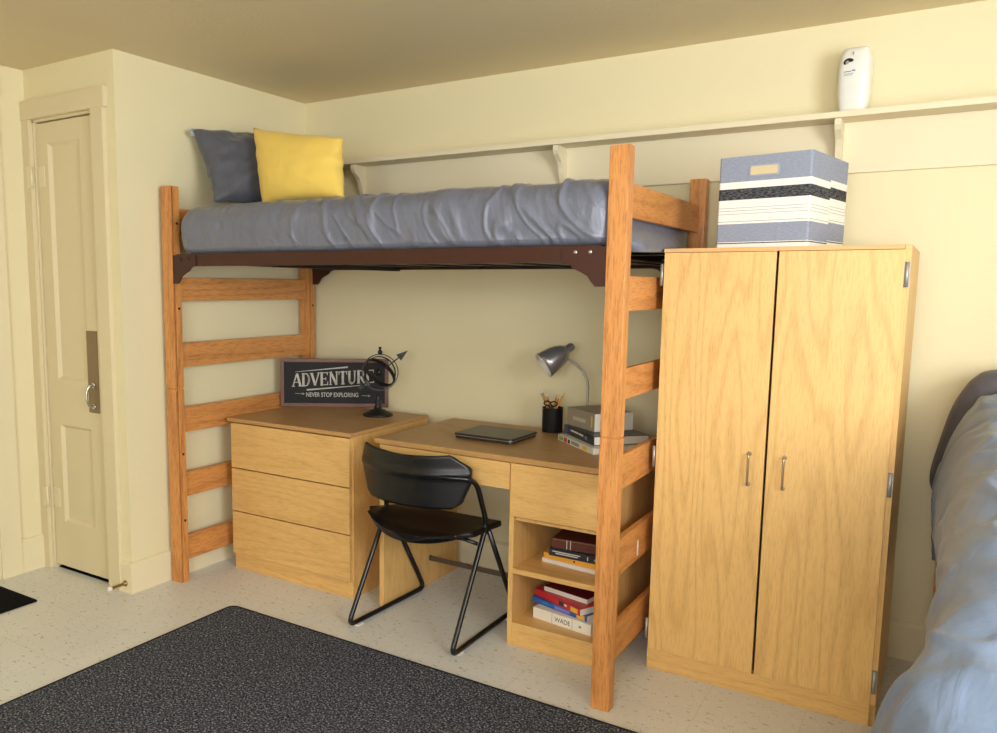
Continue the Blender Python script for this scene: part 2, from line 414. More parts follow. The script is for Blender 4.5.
# ------------------------------------------------------------------ loft bed
BF = -1.0304; PD = 0.0508; LX0, LX1 = 0.0311, 0.0945; RX0, RX1 = 2.1311, 2.1946; BB = -0.0906; PH = 1.85
BED = thing('loft_bed', 'tall oak loft bed frame with ladder ends and brown steel side rails', 'bed', (1.11, -0.54, 0))
def post(x0, x1, y0, inner):
    m = MB()
    for z0, z1 in ((0.0, 0.928), (0.932, PH)):
        g = y0+0.009
        m.box(x0, x1, y0, g, z0, z1, 0.0025)
        sx = (x0, x1-0.014) if inner > 0 else (x0+0.014, x1)
        m.box(sx[0], sx[1], g-0.001, g+0.007, z0+0.001, z1-0.001)
        m.box(x0, x1, g+0.006, y0+PD, z0, z1, 0.0025)
    m.box(x0+.004, x1-.004, y0+.004, y0+PD-.004, 0.92, 0.94)
    p = m.build('post', oak['z'], BED, True)
    zs = (1.685, 1.30, 0.62, 0.3)
    for z in zs:
        xx = x1 if inner > 0 else x0
        MB().lathe([(.0065, -.002), (.0065, .0012), (.004, .002)], Matrix.Translation((xx, y0+0.034, z)) @ Matrix.Rotation(PI/2*inner, 4, 'Y'), 12).build('bolt', M_dark, p, False) if False else \
            MB().lathe([(.0065, -.002), (.0065, .0012), (.004, .002)], Matrix.Translation((xx, y0+0.034, z)) @ Matrix.Rotation(PI/2*inner, 4, 'Y'), 12).build('bolt', M_dark, p, True)
    return p
post(LX0, LX1, BF, 1); post(LX0, LX1, BB, 1); post(RX0, RX1, BF, -1); post(RX0, RX1, BB, -1)
for z0, z1 in ((1.632, 1.754), (1.334, 1.441), (1.026, 1.140), (0.717, 0.836), (0.407, 0.525), (0.097, 0.216)):
    MB().box(0.052, 0.074, BF+PD-.001, BB+.001, z0, z1, 0.003).build('slat', oak['y'], BED, True)
MK = (-0.715, -0.700, 0.448, 0.505)
for z0, z1 in ((1.636, 1.745), (1.335, 1.449), (1.042, 1.146), (0.734, 0.854), (0.433, 0.561), (0.132, 0.258)):
    sl_ = MB().box(2.148, 2.170, BF+PD-.001, BB+.001, z0, z1, 0.003).build('slat', oak['y'], BED, True)
    if z0 == 0.433: MB().box(2.1695, 2.1706, *MK).build('paint_chip', M_rubber, sl_, True)
for front in (True, False):
    y0 = -1.021 if front else BB+PD-0.012
    s = 1 if front else -1
    m = MB().box(LX1+.02, RX0-.02, y0, y0+0.006, 1.492, 1.546, 0.001)
    m.box(LX1+.02, RX0-.02, *sorted((y0+0.003*0+ (0.006 if front else -0.034), y0+(0.04 if front else 0.0))), 1.492, 1.498)
    rail = m.build('side_rail', M_steel, BED, True)
    for sx in (1, -1):
        X = (lambda d: LX1+d) if sx > 0 else (lambda d: RX0-d)
        po = [(X(0.0005), 1.541), (X(0.0005), 1.414), (X(0.036), 1.414), (X(0.052), 1.432), (X(0.062), 1.447), (X(0.085), 1.460), (X(0.11), 1.470), (X(0.125), 1.486), (X(0.15), 1.492), (X(0.15), 1.541)]
        MB().prism(po, 'y', y0-0.005, y0-0.0005).build('bracket', M_steel, rail, True)
        for d, z in ((0.055, 1.524), (0.105, 1.524)):
            MB().lathe([(.007, 0), (.007, .002), (.003, .004)], Matrix.Translation((X(d), y0-0.005, z)) @ Matrix.Rotation(PI/2, 4, 'X'), 12).build('bolt', M_screw if sx < 0 else M_dark, rail, True)
dk = MB()
for i in range(9):
    x = 0.2+i*0.23
    dk.box(x, x+0.03, -0.985, -0.06, 1.5, 1.506)
dk.box(0.12, 2.1, -0.98, -0.07, 1.5065, 1.512)
dk.box(0.66, 0.69, -0.98, -0.07, 1.485, 1.5)
dk.build('mattress_deck', M_dark, BED, True)

# comforter tucked round the mattress
def bed_comforter(name, X0, X1, Y0, Y1, Z0, Z1, mat, rfront=0.075, parent=None):
    NX, rows = 420, []
    hz = Z1-Z0
    sec = []                                          # section in (y, z), starting bottom front
    n = 26
    for k in range(n+1): sec.append((Y0, Z0+0.02+(hz-0.02-rfront)*k/n, 'f'))
    for k in range(1, 13):
        a = PI/2*k/12; sec.append((Y0+rfront*(1-math.cos(a)), Z1-rfront+rfront*math.sin(a), 'c'))
    for k in range(1, 31): sec.append((Y0+rfront+(Y1-Y0-2*rfront)*k/30, Z1, 't'))
    for k in range(1, 9):
        a = PI/2*k/8; sec.append((Y1-rfront+rfront*math.sin(a), Z1-rfront+rfront*math.cos(a), 'c'))
    sec.append((Y1, Z0+0.02, 'b')); sec.append((Y1-0.03, Z0, 'u')); sec.append((Y0+0.03, Z0, 'u'))
    yc, zc = (Y0+Y1)/2, (Z0+Z1)/2
    for i in range(NX+1):
        x = X0+(X1-X0)*i/NX
        e = min(x-X0, X1-x); RR = 0.07
        ins = RR-math.sqrt(max(0, RR*RR-(RR-min(e, RR))**2))
        row = []
        for (y, z, t) in sec:
            hy, h2 = (Y1-Y0)/2, hz/2
            yy = yc+(y-yc)*(hy-ins)/hy; zz = Z1-(Z1-z) if z < zc else zc+(z-zc)*(h2-ins*0.8)/h2
            v = (z-Z0)/hz
            sl = x+0.10*(v-0.5)+0.05*fbm(x*2.2, v*1.6, 1.5)
            a = abs(fbm(sl*5.2, v*0.55, 3.1)); b = abs(fbm(sl*9+4, v*1.1+x, 8.2)); c = abs(fbm(sl*27+9, v*1.3+2*x, 1.7))
            dens = 0.22+0.70*smooth01((x-0.4)/0.9)
            fold = (math.exp(-(a/0.055)**2)*0.011+math.exp(-(b/0.06)**2)*0.007+math.exp(-(c/0.08)**2)*0.0016-0.006)*dens
            puff = 0.010*fbm(x*2.2, y*2.2, 5.0)
            dim = sum(math.exp(-((x-cx_)**2+(z-cz_)**2)/0.0005) for cx_, cz_ in ((0.42, 1.66), (0.75, 1.70), (1.08, 1.575), (1.47, 1.69), (1.80, 1.60)))
            fold -= 0.010*dim
            fine = 0.0015*fbm(x*30, y*18, z*18)
            amt = smooth01(e/0.10)*0.85+0.15
            if t in 'fc':
                ca = 1.0 if t == 'f' else max(0.0, (Y0+rfront-y)/rfront)
                sa_ = math.sqrt(1-ca*ca)
                bul = fold*amt*smooth01(v*4+0.25)+0.016*math.sin(PI*min(1, v))
                yy -= bul*ca+fine; zz += (fold*amt+0.004)*sa_+puff*sa_
                if v < 0.3: zz += 0.006*fbm(x*9, 2.0, 0)*(1-v)
                if y > yc: yy = y
            elif t == 't':
                f = math.exp(-(y-Y0)/0.25)
                zz += puff+(fold*amt+0.004)*f+fine+0.012*math.sin(PI*(y-Y0)/(Y1-Y0))+0.006*abs(fbm(x*6+y*3, y*5, 2))
            row.append((x, yy, zz))
        rows.append(row)
    base = rows[-1]                                   # rounded foot end, bulging out under the top slat
    for sc_ in (0.97, 0.92, 0.86, 0.78, 0.7, 0.6, 0.5, 0.38, 0.25, 0.12, 0.02):
        ring_ = []
        for (x, y, z) in base:
            y2, z2 = yc+(y-yc)*sc_, zc+(z-zc)*sc_
            low = 1-smooth01((z2-1.575)/0.055)
            win = smooth01((y2+0.965)/0.08)*smooth01((-0.12-y2)/0.08)
            g = smooth01((1-sc_)/0.16)
            near = smooth01((-0.655-y2)/0.07)
            ring_.append((X1+(0.026+0.04*near)*g*low*win+0.007*fbm(y2*26, z2*5, 1)*g*win*(0.3+low), y2, z2-(0.030*near+0.004)*low*win*smooth01((1-sc_)/0.05)))
        rows.append(ring_)
    m = MB(); m.grid(rows, closed_v=True, caps=True)
    return m.build(name, mat, parent)
cf = bed_comforter('comforter', 0.137, 2.140, -1.030, -0.10, 1.547, 1.755, M_quilt)
centred(tag(cf, 'wrinkled slate grey comforter covering the raised mattress of the loft bed', 'bedding'))

def pillow(name, corners, thick, mat, parent=None, N=34, sag=0.0, pinch=0.05, seed=0.0, wr=0.006, pw=0.42):
    """cushion spanned by four corners BL, BR, TR, TL"""
    BL, BR, TR, TL = [Vector(c) for c in corners]
    nrm = ((BR-BL).cross(TL-BL)).normalized()
    m = MB()
    def pt(u, v, s):
        uu, vv = u*2-1, v*2-1
        # edges drawn in between the corners
        cu = 0.5+0.5*uu*(1-pinch*(1-vv*vv)+0.018*fbm(v*9, seed, 1)); cv = 0.5+0.5*vv*(1-pinch*(1-uu*uu)+0.018*fbm(u*9, seed, 5))
        p = BL*(1-cu)*(1-cv)+BR*cu*(1-cv)+TR*cu*cv+TL*(1-cu)*cv
        t = (max(0, 1-uu*uu)**pw)*(max(0, 1-vv*vv)**pw)
        w = wr*fbm(u*5+seed, v*5, seed)*t*2+0.5*wr*fbm(u*13+seed, v*9, seed+2)*t
        lim = thick*0.5*t
        return p+nrm*s*(lim+w)
    rows_f = [[pt(i/N, j/N, 1) for i in range(N+1)] for j in range(N+1)]
    rows_b = [[pt(i/N, j/N, -1) for i in range(N+1)] for j in range(N+1)]
    m.grid(rows_f); m.grid(rows_b)
    return m.build(name, mat, parent)
pg = pillow('pillow', [(0.27, -0.935, 1.778), (0.31, -0.36, 1.780), (0.10, -0.38, 2.185), (0.066, -0.868, 2.125)], 0.19, M_pgrey, seed=3, wr=0.02, pinch=0.13)
ln = MB(); ln.grid([[Vector((0.070, -0.862, 2.108))+Vector((0.012*math.cos(a)*f, 0.016*math.cos(a)*f, 0.016*math.sin(a)*f))+Vector((0.0, -0.012*(1-f), 0)) for a in [2*PI*k/16 for k in range(16)]] for f in (0.02, .6, .9, 1.0, .9, .6)], closed_v=True, caps=True)
ln_o = ln.build('pillow_lining', M_plin)
centred(tag(pg, 'dark grey pillow leaning on the left wall behind the yellow cushion', 'pillow'))
ln_o.data.transform(Matrix.Translation(-pg.location)); ln_o.parent = pg
py = pillow('throw_pillow', [(0.412, -0.775, 1.770), (0.890, -0.780, 1.775), (0.812, -0.69, 2.045), (0.286, -0.695, 2.135)], 0.15, M_pyel, seed=8, wr=0.004, pinch=0.05)
centred(tag(py, 'bright yellow square cushion at the head of the loft bed', 'cushion'))

# ------------------------------------------------------------------ dresser
DR = thing('dresser', 'low oak laminate dresser with three plain drawers under the loft bed', 'dresser', (0.52, -0.42, 0))
MB().box(0.120, 0.888, -0.741, -0.103, 0.745, 0.7634, 0.0025).build('top', lamtop, DR, True)
m = MB().box(0.145, 0.165, -0.722, -0.106, 0, 0.7445, 0.001).box(0.868, 0.888, -0.722, -0.106, 0, 0.7445, 0.001).box(0.165, 0.868, -0.118, -0.108, 0.02, 0.744).box(0.165, 0.868, -0.70, -0.12, 0.70, 0.744)
m.build('carcass', lam['z'], DR, True)
MB().box(0.146, 0.887, -0.727, -0.705, 0.0, 0.077, 0.0015).build('plinth', lam['x'], DR, True)
for z0, z1 in ((0.519, 0.7395), (0.302, 0.5135), (0.0825, 0.2965)):
    dw = MB().box(0.146, 0.880, -0.742, -0.7225, z0, z1, 0.0025); dw.box(0.18, 0.85, -0.7225, -0.16, z0+0.02, z1-0.03)
    dw.build('drawer', lam['x'], DR, True)

# ------------------------------------------------------------------ desk
DK = thing('desk', 'oak laminate desk with pencil drawer and open shelf pedestal under the loft bed', 'desk', (1.024, -0.7494, 0), R(-0.78))
MB().box(0, 1.078, -0.002, 0.652, 0.740, 0.762, 0.0025).build('desktop', lamtop, DK)
MB().box(0.018, 0.042, 0.012, 0.63, 0, 0.7395, 0.002).build('side_panel', lam['z'], DK)
m = MB().box(0.648, 0.668, 0.012, 0.63, 0, 0.7395, 0.0015).box(1.036, 1.056, 0.012, 0.63, 0, 0.7395, 0.0015).box(0.668, 1.036, 0.615, 0.627, 0.005, 0.738).box(0.668, 1.036, 0.03, 0.615, 0.505, 0.517)
m.build('pedestal', lam['z'], DK)
MB().box(0.668, 1.036, 0.014, 0.615, 0.294, 0.3145, 0.0015).build('shelf', lam['x'], DK)
MB().box(0.668, 1.036, 0.013, 0.615, 0.0, 0.0935, 0.0015).build('plinth', lam['x'], DK)
MB().box(0.028, 0.650, 0.002, 0.022, 0.630, 0.7365, 0.002).box(0.06, 0.62, 0.022, 0.45, 0.65, 0.73).build('pencil_drawer', lam['x'], DK)
MB().box(0.655, 1.050, 0.002, 0.022, 0.527, 0.7365, 0.002).box(0.69, 1.02, 0.022, 0.5, 0.54, 0.73).build('box_drawer', lam['x'], DK)
m = MB().box(0.042, 0.648, 0.382, 0.388, 0.115, 0.138, 0.001)
m.lathe([(.014, 0), (.014, .004)], Matrix.Translation((0.042, 0.385, 0.128)) @ Matrix.Rotation(PI/2, 4, 'Y'), 14)
m.build('stretcher_rod', plain('bronze_bar', lin(104, 90, 74), 0.45, 0.5), DK)

# ------------------------------------------------------------------ chair
CH = thing('chair', 'black plastic chair on a bent tube frame pulled up to the desk', 'chair', (1.315, -0.73, 0))
XL, XRr = 1.072, 1.558
def side_path(x, s):
    # front end under the seat -> front leg -> runner -> rear leg -> back upright
    f = 0.018 if s < 0 else 0.0
    return [(x, -0.70, 0.435), (x+f, -0.445, 0.012), (x-f*0.5, -0.988, 0.012), (x, -0.718, 0.465), (x, -0.80, 0.64)]
pl_ = side_path(XL, -1); pr_ = side_path(XRr, 1)
loop = pl_+[(XL, -0.855, 0.674), (XL+0.06, -0.893, 0.678), ((XL+XRr)/2, -0.92, 0.68), (XRr-0.06, -0.893, 0.678), (XRr, -0.855, 0.674)]+pr_[::-1]
MB().tube(fillet(loop, 0.045, 7), 0.0105, 12).build('frame', M_blacktube, CH, True)
# cross bars beneath the seat
MB().tube([(XL, -0.704, 0.428), (XRr, -0.704, 0.428)], 0.009, 10).tube([(XL, -0.79, 0.40+0.0), (XL+0.05, -0.80, 0.412), (XRr-0.05, -0.80, 0.412), (XRr, -0.79, 0.40)], 0.008, 10).build('seat_support', M_blacktube, CH, True)
# backrest: curved shell, corners cut, ridge where the tube passes
def backrest():
    m = MB(); NU, NV = 40, 22; front, back = [], []
    xc = (XL+XRr)/2-0.022; W = 0.262
    for j in range(NV+1):
        v = j/NV                     # 0 bottom .. 1 top
        z = 0.544+0.208*v
        zr = abs(z-0.68)
        # half width: full at the ridge, cut corners towards top and bottom
        if z >= 0.68: t = (z-0.68)/0.08; hw = W*(1-0.22*smooth01((t-0.1)/0.9)-0.10*max(0, t-0.82)/0.18)
        else: t = (0.68-z)/0.132; hw = W*(1-0.14*smooth01(t)-0.10*max(0, t-0.86)/0.14)
        rf, rb = [], []
        for i in range(NU+1):
            u = -1+2*i/NU
            if z > 0.68 and u < 0: hw = W*(1-0.10*smooth01((t-0.2)/0.8))
            elif z > 0.68: hw = W*(1-0.27*smooth01((t-0.1)/0.9)-0.08*max(0, t-0.8)/0.2)
            x = xc+u*hw
            y = -0.927+0.085*(abs(u*hw/W))**2.2+0.045*(z-0.68)*(-1.0)
            y -= 0.010*math.exp(-((z-0.68)/0.012)**2)
            zz = z+0.012*(u*u)*(1 if z > 0.68 else 0.4)
            rb.append((x, y, zz)); rf.append((x, y+0.014, zz))
        front.append(rf); back.append(rb)
    rows = [b+f[::-1] for b, f in zip(back, front)]
    m.grid(rows, closed_v=True, caps=True); return m
backrest().build('backrest', M_blackpl, CH, True)
def seat():
    m = MB(); NU, NV = 36, 26; top, bot = [], []
    xc = (XL+XRr)/2; W = 0.25
    for j in range(NV+1):
        v = j/NV; y = -0.965+0.375*v             # 0 rear .. 1 front
        hw = W*(1-0.17*(1-smooth01(v/0.3))-0.03*smooth01((v-0.8)/0.2))
        rt, rb = [], []
        for i in range(NU+1):
            u = -1+2*i/NU; x = xc+u*hw
            z = 0.446-0.010*math.sin(PI*v)*(1-u*u)+0.036*(abs(u)**3)*(1-smooth01((v-0.15)/0.8))*(1 if u < 0 else .2)-0.008*smooth01((v-0.75)/0.25)-0.012*(1-smooth01(v/0.2))*(1-u*u)
            z += 0.018*math.exp(-(u*2.2+0.2)**2)*smooth01((v-0.85)/0.15)*0.0
            yy = y+0.05*(u*u)*(1-smooth01(v/0.5))
            rt.append((x, yy, z+0.008)); rb.append((x, yy+0.004+0.012*(1-v), z-0.014-0.012*(1-u*u)))
        top.append(rt); bot.append(rb)
    rows = [t+b[::-1] for t, b in zip(top, bot)]
    m.grid(rows, closed_v=True, caps=True); return m
seat().build('seat', M_blackpl, CH, True)
for x in (XL, XRr):
    for y in (-0.93, -0.52):
        MB().box(x-0.013, x+0.013, y-0.02, y+0.02, 0.0, 0.006, 0.001).build('floor_glide', M_rubber, CH, True)

# ------------------------------------------------------------------ wardrobe
WD = thing('wardrobe', 'tall two door oak laminate wardrobe right of the loft bed', 'wardrobe', (2.1976, -0.6374, 0), R(-0.36))
WW, WH, WDp = 0.745, 1.5477, 0.612
m = MB().box(0, 0.018, 0.014, WDp, 0, WH-0.0005, 0.001).box(WW-0.018, WW, 0.006, WDp, 0, WH-0.0005, 0.001).box(0.018, WW-0.018, WDp-0.012, WDp-0.004, 0.03, WH-0.02).box(0.018, WW-0.018, 0.03, WDp-0.012, 0.06, 0.078)
m.build('carcass', lam['z'], WD)
MB().box(0.0, WW-0.0185, 0.003, WDp, WH-0.0135, WH, 0.001).build('top', lamedge, WD)
MB().box(0.0, WW-0.001, 0.006, 0.026, 0.0, 0.0775, 0.001).build('plinth', lam['x'], WD)
wdoor = wood('oak_cathedral_door', lin(231, 188, 118), lin(192, 142, 78), 'z', freq=70, contour=0.36, fiber=0.34, ns=7.0, stretch=0.11)
for k, (x0, x1, hx) in enumerate(((0.004, 0.3685, 0.3215), (0.3765, 0.729, 0.4315))):
    d = MB().box(x0, x1, -0.004, 0.0125, 0.0815, 1.5325, 0.0015).build('door', wdoor, WD)
    hp = fillet([(hx, -0.004, 0.856), (hx, -0.024, 0.856), (hx, -0.024, 0.750), (hx, -0.004, 0.750)], 0.014, 6)
    MB().tube(hp, 0.0036, 10).lathe([(.0075, 0), (.0075, .003)], Matrix.Translation((hx, -.004, .856)) @ Matrix.Rotation(PI/2, 4, 'X'), 12).lathe([(.0075, 0), (.0075, .003)], Matrix.Translation((hx, -.004, .75)) @ Matrix.Rotation(PI/2, 4, 'X'), 12).build('handle', plain('worn_brass_chrome', lin(184, 168, 142), 0.3, 0.9), d)
    for zc in ((1.457, 0.805, 0.155)):
        hg = MB()
        if k == 0: hg.tube([(-0.005, 0.004, zc-0.038), (-0.005, 0.004, zc+0.038)], 0.006, 10).box(-0.0035, 0.0, 0.004, 0.05, zc-0.036, zc+0.036)
        else: hg.tube([(0.7365, -0.001, zc-0.038), (0.7365, -0.001, zc+0.038)], 0.006, 10).box(0.728, 0.7445, 0.0, 0.008, zc-0.036, zc+0.036)
        hg.build('hinge', M_nickel, d)

# ------------------------------------------------------------------ storage bin on the wardrobe
def bin_mat():
    k = NT('striped_bin_cloth'); tc = k.n('ShaderNodeTexCoord'); sp = k.n('ShaderNodeSeparateXYZ'); k.l(tc.outputs['Object'], sp.inputs[0])
    x, y, z = sp.outputs
    jog = k.math('MULTIPLY', k.math('GREATER_THAN', y, 0.20), k.math('GREATER_THAN', x, 0.290))
    zz = k.math('ADD', z, k.math('MULTIPLY', jog, -0.007))
    f = k.math('DIVIDE', k.math('SUBTRACT', 0.3075, zz), 0.3075)
    G, Wt, K, T = lin(142, 148, 166), lin(240, 238, 228), lin(40, 39, 42), lin(104, 108, 122)
    st = [(0, G), (.272, Wt), (.345, K), (.468, Wt), (.552, T), (.558, Wt), (.583, T), (.589, Wt), (.618, T), (.624, Wt), (.70, K), (.707, Wt), (.73, G), (.928, Wt), (.936, K), (.946, Wt)]
    col = k.ramp(f, st, 'CONSTANT')
    v = k.coords(rand=False)
    mp = k.n('ShaderNodeMapping'); mp.inputs['Scale'].default_value = (0.6, 0.6, 3); k.l(v, mp.inputs['Vector'])
    wv = k.noise(mp.outputs[0], 130, 2)
    col = k.mix(k.math('MULTIPLY', k.ramp(wv, [(0.4, 0.0), (0.65, 1.0)]), 0.22), col, lin(196, 198, 204))
    k.color(col); k.b.inputs['Roughness'].default_value = 0.9; k.b.inputs['Specular IOR Level'].default_value = 0.1
    k.bump(wv, 0.15, 0.002); return k.m
BN = thing('storage_bin', 'square striped grey, white and black fabric storage bin on top of the wardrobe', 'storage bin', (2.351, -0.550, 1.5477), R(-9.6))
BS, BD, BH_ = 0.303, 0.395, 0.3075
m = MB(); N = 8
def ring(w, z, r=0.006):
    e = (BS-w)/2
    return [(x+e, y+e, z) for x, y in rounded_rect(0, w, 0, BD-(BS-w), r, 3)]
rows = [ring(BS-0.002, 0.0005), ring(BS-0.001, 0.02), ring(BS, 0.300, 0.008), ring(BS, BH_, 0.008)]
inner = [[(x*0.96+0.0066, y*0.96+0.006, z) for x, y, z in ring(BS, BH_, 0.008)], [(x*0.96+0.0066, y*0.96+0.006, 0.012) for x, y, z in ring(BS-0.01, BH_, 0.008)]]
m.grid(rows+inner, closed_v=True, caps=True, smooth=False)
m.build('body', bin_mat(), BN)
M_grip = plain('tan_grip_hole', lin(214, 196, 156), 0.8)
gr = MB(); o = rounded_rect(0.103, 0.202, 0.238, 0.275, 0.008, 4); i_ = rounded_rect(0.108, 0.196, 0.243, 0.270, 0.005, 4)
gr.prism(o, 'y', -0.0025, 0.002); gr.build('grip_patch', plain('grey_grip_binding', lin(164, 168, 180), 0.9), BN)
MB().prism(i_, 'y', -0.0035, 0.0).build('grip_opening', M_grip, BN)

# ------------------------------------------------------------------ air freshener on the shelf
AF = thing('air_freshener', 'tall white plastic air freshener dispenser standing on the wall shelf', 'dispenser', (2.702, -0.080, 2.053), R(-8))
m = MB(); rows = []
for z, hw, hd in [(a_, b_*1.1, c_*1.08) for a_, b_, c_ in ((0.0, .036, .030), (.004, .039, .033), (.03, .044, .038), (.08, .0475, .042), (.13, .0485, .044), (.17, .047, .042), (.20, .0435, .037), (.216, .040, .031), (.224, .036, .024), (.2265, .030, .018))]:
    row = []
    for k in range(40):
        a = 2*PI*k/40; c, s_ = math.cos(a), math.sin(a)
        row.append((hw*math.copysign(abs(c)**0.55, c), hd*math.copysign(abs(s_)**0.55, s_), z))
    rows.append(row)
m.grid(rows, closed_v=True, caps=True); m.build('body', M_white, AF)
MB().lathe([(.014, -.004), (.014, .001), (.010, .002)], Matrix.Translation((-.014, -.0430, .172)) @ Matrix.Rotation(PI/2, 4, 'X') @ Matrix.Diagonal((1.25, 1.0, 1, 1)), 20).build('nozzle_recess', M_dark, AF)
MB().lathe([(.006, 0), (.006, .005), (.0035, .0055)], Matrix.Translation((-.018, -.0455, .171)) @ Matrix.Rotation(PI/2, 4, 'X'), 16).build('nozzle', M_nickel, AF)
MB().box(-.002, .001, -.0440, -.036, .196, .207).build('indicator_slot', M_nickel, AF)
m = MB().box(-.026, -.004, -.0484, -.043, .137, .140).box(-.001, .010, -.0484, -.043, .138, .1425).box(-.026, .006, -.0484, -.043, .130, .1315).box(-.026, .002, -.0484, -.043, .125, .1262)
m.build('label', plain('blue_grey_print', lin(120, 130, 170), 0.5), AF)

# ------------------------------------------------------------------ sign
sw, sh = 0.578, 0.259
sa = math.atan2(0.31, 0.49)
SG = thing('sign', 'black framed sign reading ADVENTURE leaning in the corner on the dresser', 'sign', (0.092, -0.326, 0.7637), sa, rx=0.0)
SG.rotation_euler = (R(-1.5), 0, sa)
def frame_mb(w, h, t, d):
    m = MB(); m.box(0, w, 0, d, 0, t, 0.002).box(0, w, 0, d, h-t, h, 0.002).box(0, t, 0, d, t-.001, h-t+.001, 0.002).box(w-t, w, 0, d, t-.001, h-t+.001, 0.002); return m
frame_mb(sw, sh, 0.0195, 0.020).build('frame', M_signfr, SG)
PAN = MB().box(0.018, sw-0.018, 0.007, 0.016, 0.018, sh-0.018).build('board', M_signblk, SG)
kx = sw/707.0; kz = sh/315.0
def LS(px, py): return ((px-108)*kx, (410-py)*kz)
def stroke(m, pts, w, y0=0.0058, y1=0.0075):
    for (a, b) in zip(pts, pts[1:]):
        a, b = Vector(a), Vector(b); d = (b-a); 
        if d.length < 1e-6: continue
        d.normalize(); nn = Vector((-d.y, d.x))*w/2; e = d*w*0.12
        m.prism([tuple(a-e+nn), tuple(b+e+nn), tuple(b+e-nn), tuple(a-e-nn)], 'y', y0, y1)
def arc(cx, cy, rx, ry, a0, a1, n=10): return [(cx+rx*math.cos(R(a0+(a1-a0)*k/n)), cy+ry*math.sin(R(a0+(a1-a0)*k/n))) for k in range(n+1)]
TK, TN, SF = 0.25, 0.13, 0.08
def serif(x, y, w=0.34): return ([(x-w/2, y), (x+w/2, y)], SF)
GL = {
 'A': [([(0.06, 0.03), (0.48, 1)], TN), ([(0.52, 1), (0.90, 0.03)], TK), ([(0.24, 0.34), (0.72, 0.34)], 0.09), serif(0.1, .03), serif(0.88, .03, .36)],
 'D': [([(0.2, 0), (0.2, 1)], TK), ([(0.2, .96), (0.5, .96)]+arc(0.5, .5, .36, .46, 90, -90)+[(0.2, .04)], 0.12), (arc(0.5, .5, .34, .42, 55, -55), TK*.8), ([(0.02, .03), (0.2, .03)], SF), ([(0.02, .97), (0.2, .97)], SF)],
 'V': [([(0.1, .97), (0.5, 0.04)], TK), ([(0.5, 0.04), (0.9, .97)], TN), serif(.1, .97), serif(.9, .97)],
 'E': [([(0.2, 0), (0.2, 1)], TK), ([(0.06, .96), (0.82, .96)], .09), ([(0.06, .04), (0.86, .04)], .09), ([(0.2, .5), (0.66, .5)], .09), ([(.83, 1), (.83, .78)], .09), ([(.86, 0), (.86, .25)], .09), ([(.66, .62), (.66, .38)], .07)],
 'N': [([(0.15, 0), (0.15, 1)], TN), ([(0.15, 1), (0.82, 0.02)], TK), ([(0.85, 0), (0.85, 1)], TN), serif(.15, .03, .3), serif(.85, .97, .3), serif(.1, .97, .25)],
 'T': [([(0.5, 0), (0.5, 1)], TK), ([(0.04, .95), (0.96, .95)], .1), ([(.07, 1), (.07, .74)], .09), ([(.93, 1), (.93, .74)], .09), serif(.5, .03, .42)],
 'U': [([(0.2, .97), (0.2, .36)]+arc(.5, .36, .3, .32, 180, 270), TK), (arc(.5, .36, .3, .32, 270, 360)+[(.8, .97)], TN), serif(.2, .97), serif(.8, .97, .3)],
 'R': [([(0.2, 0), (0.2, 1)], TK), ([(0.05, .96), (0.5, .96)]+arc(.5, .73, .28, .23, 90, -90)+[(.2, .5)], .11), (arc(.5, .73, .27, .2, 50, -50), TK*.75), ([(.46, .5), (.84, .04)], TK*.95), serif(.2, .03), serif(.86, .03, .22)],
}
m = MB()
xs0, xs1 = 186, 728; n = 9; cw = (xs1-xs0)/n
for i, ch in enumerate('ADVENTURE'):
    X0 = xs0+i*cw
    def tf(p):
        px = X0+p[0]*cw*0.97
        t = (px-186)/540.0
        top = 197-34*t; bot = 281-32*t
        return LS(px, bot+(top-bot)*p[1])
    for pts, w in GL[ch]: stroke(m, [tf(p) for p in pts], w*cw*kx)
def wedge(p, q, w0, w1):
    a, b = Vector(LS(*p)), Vector(LS(*q)); d = (b-a).normalized(); nn = Vector((-d.y, d.x))
    m.prism([tuple(a+nn*w0), tuple(b+nn*w1), tuple(b-nn*w1), tuple(a-nn*w0)], 'y', 0.0058, 0.0075)
wedge((205, 183), (550, 149), 0.0008, 0.0042); wedge((280, 300), (695, 262), 0.0042, 0.0008)
wedge((202, 323), (262, 326), 0.0008, 0.0008); wedge((640, 334), (690, 336), 0.0008, 0.0008)
wedge((250, 319), (264, 326), .0008, .0008); wedge((250, 332), (264, 326), .0008, .0008)
wedge((682, 330), (696, 336), .0008, .0008); wedge((682, 342), (696, 336), .0008, .0008)
m.build('lettering', M_signtx, PAN)
def text_mesh(name, body, width, height, mat, parent, mtx, bold=0.0):
    cu = bpy.data.curves.new(name, 'FONT'); cu.body = body; cu.size = 1; cu.extrude = 0.0; cu.offset = bold
    to = bpy.data.objects.new(name, cu); COL.objects.link(to)
    bpy.context.view_layer.update()
    me = bpy.data.meshes.new_from_object(to.evaluated_get(bpy.context.evaluated_depsgraph_get()))
    COL.objects.unlink(to); bpy.data.objects.remove(to); bpy.data.curves.remove(cu)
    xs = [v.co.x for v in me.vertices]; ys = [v.co.y for v in me.vertices]
    a, b, c, d = min(xs), max(xs), min(ys), max(ys)
    for v in me.vertices: v.co = Vector(((v.co.x-a)/(b-a)*width, (v.co.y-c)/(d-c)*height, 0))
    me.transform(mtx); me.materials.clear(); me.materials.append(mat); me.name = name
    o = bpy.data.objects.new(name, me); COL.objects.link(o); o.parent = parent; return o
ax, az = LS(276, 345)
text_mesh('small_lettering', 'NEVER STOP EXPLORING', (618-276)*kx, 29*kz, M_signtx, PAN, Matrix.Translation((ax, 0.0062, az)) @ Matrix.Rotation(PI/2, 4, 'X'), 0.012)

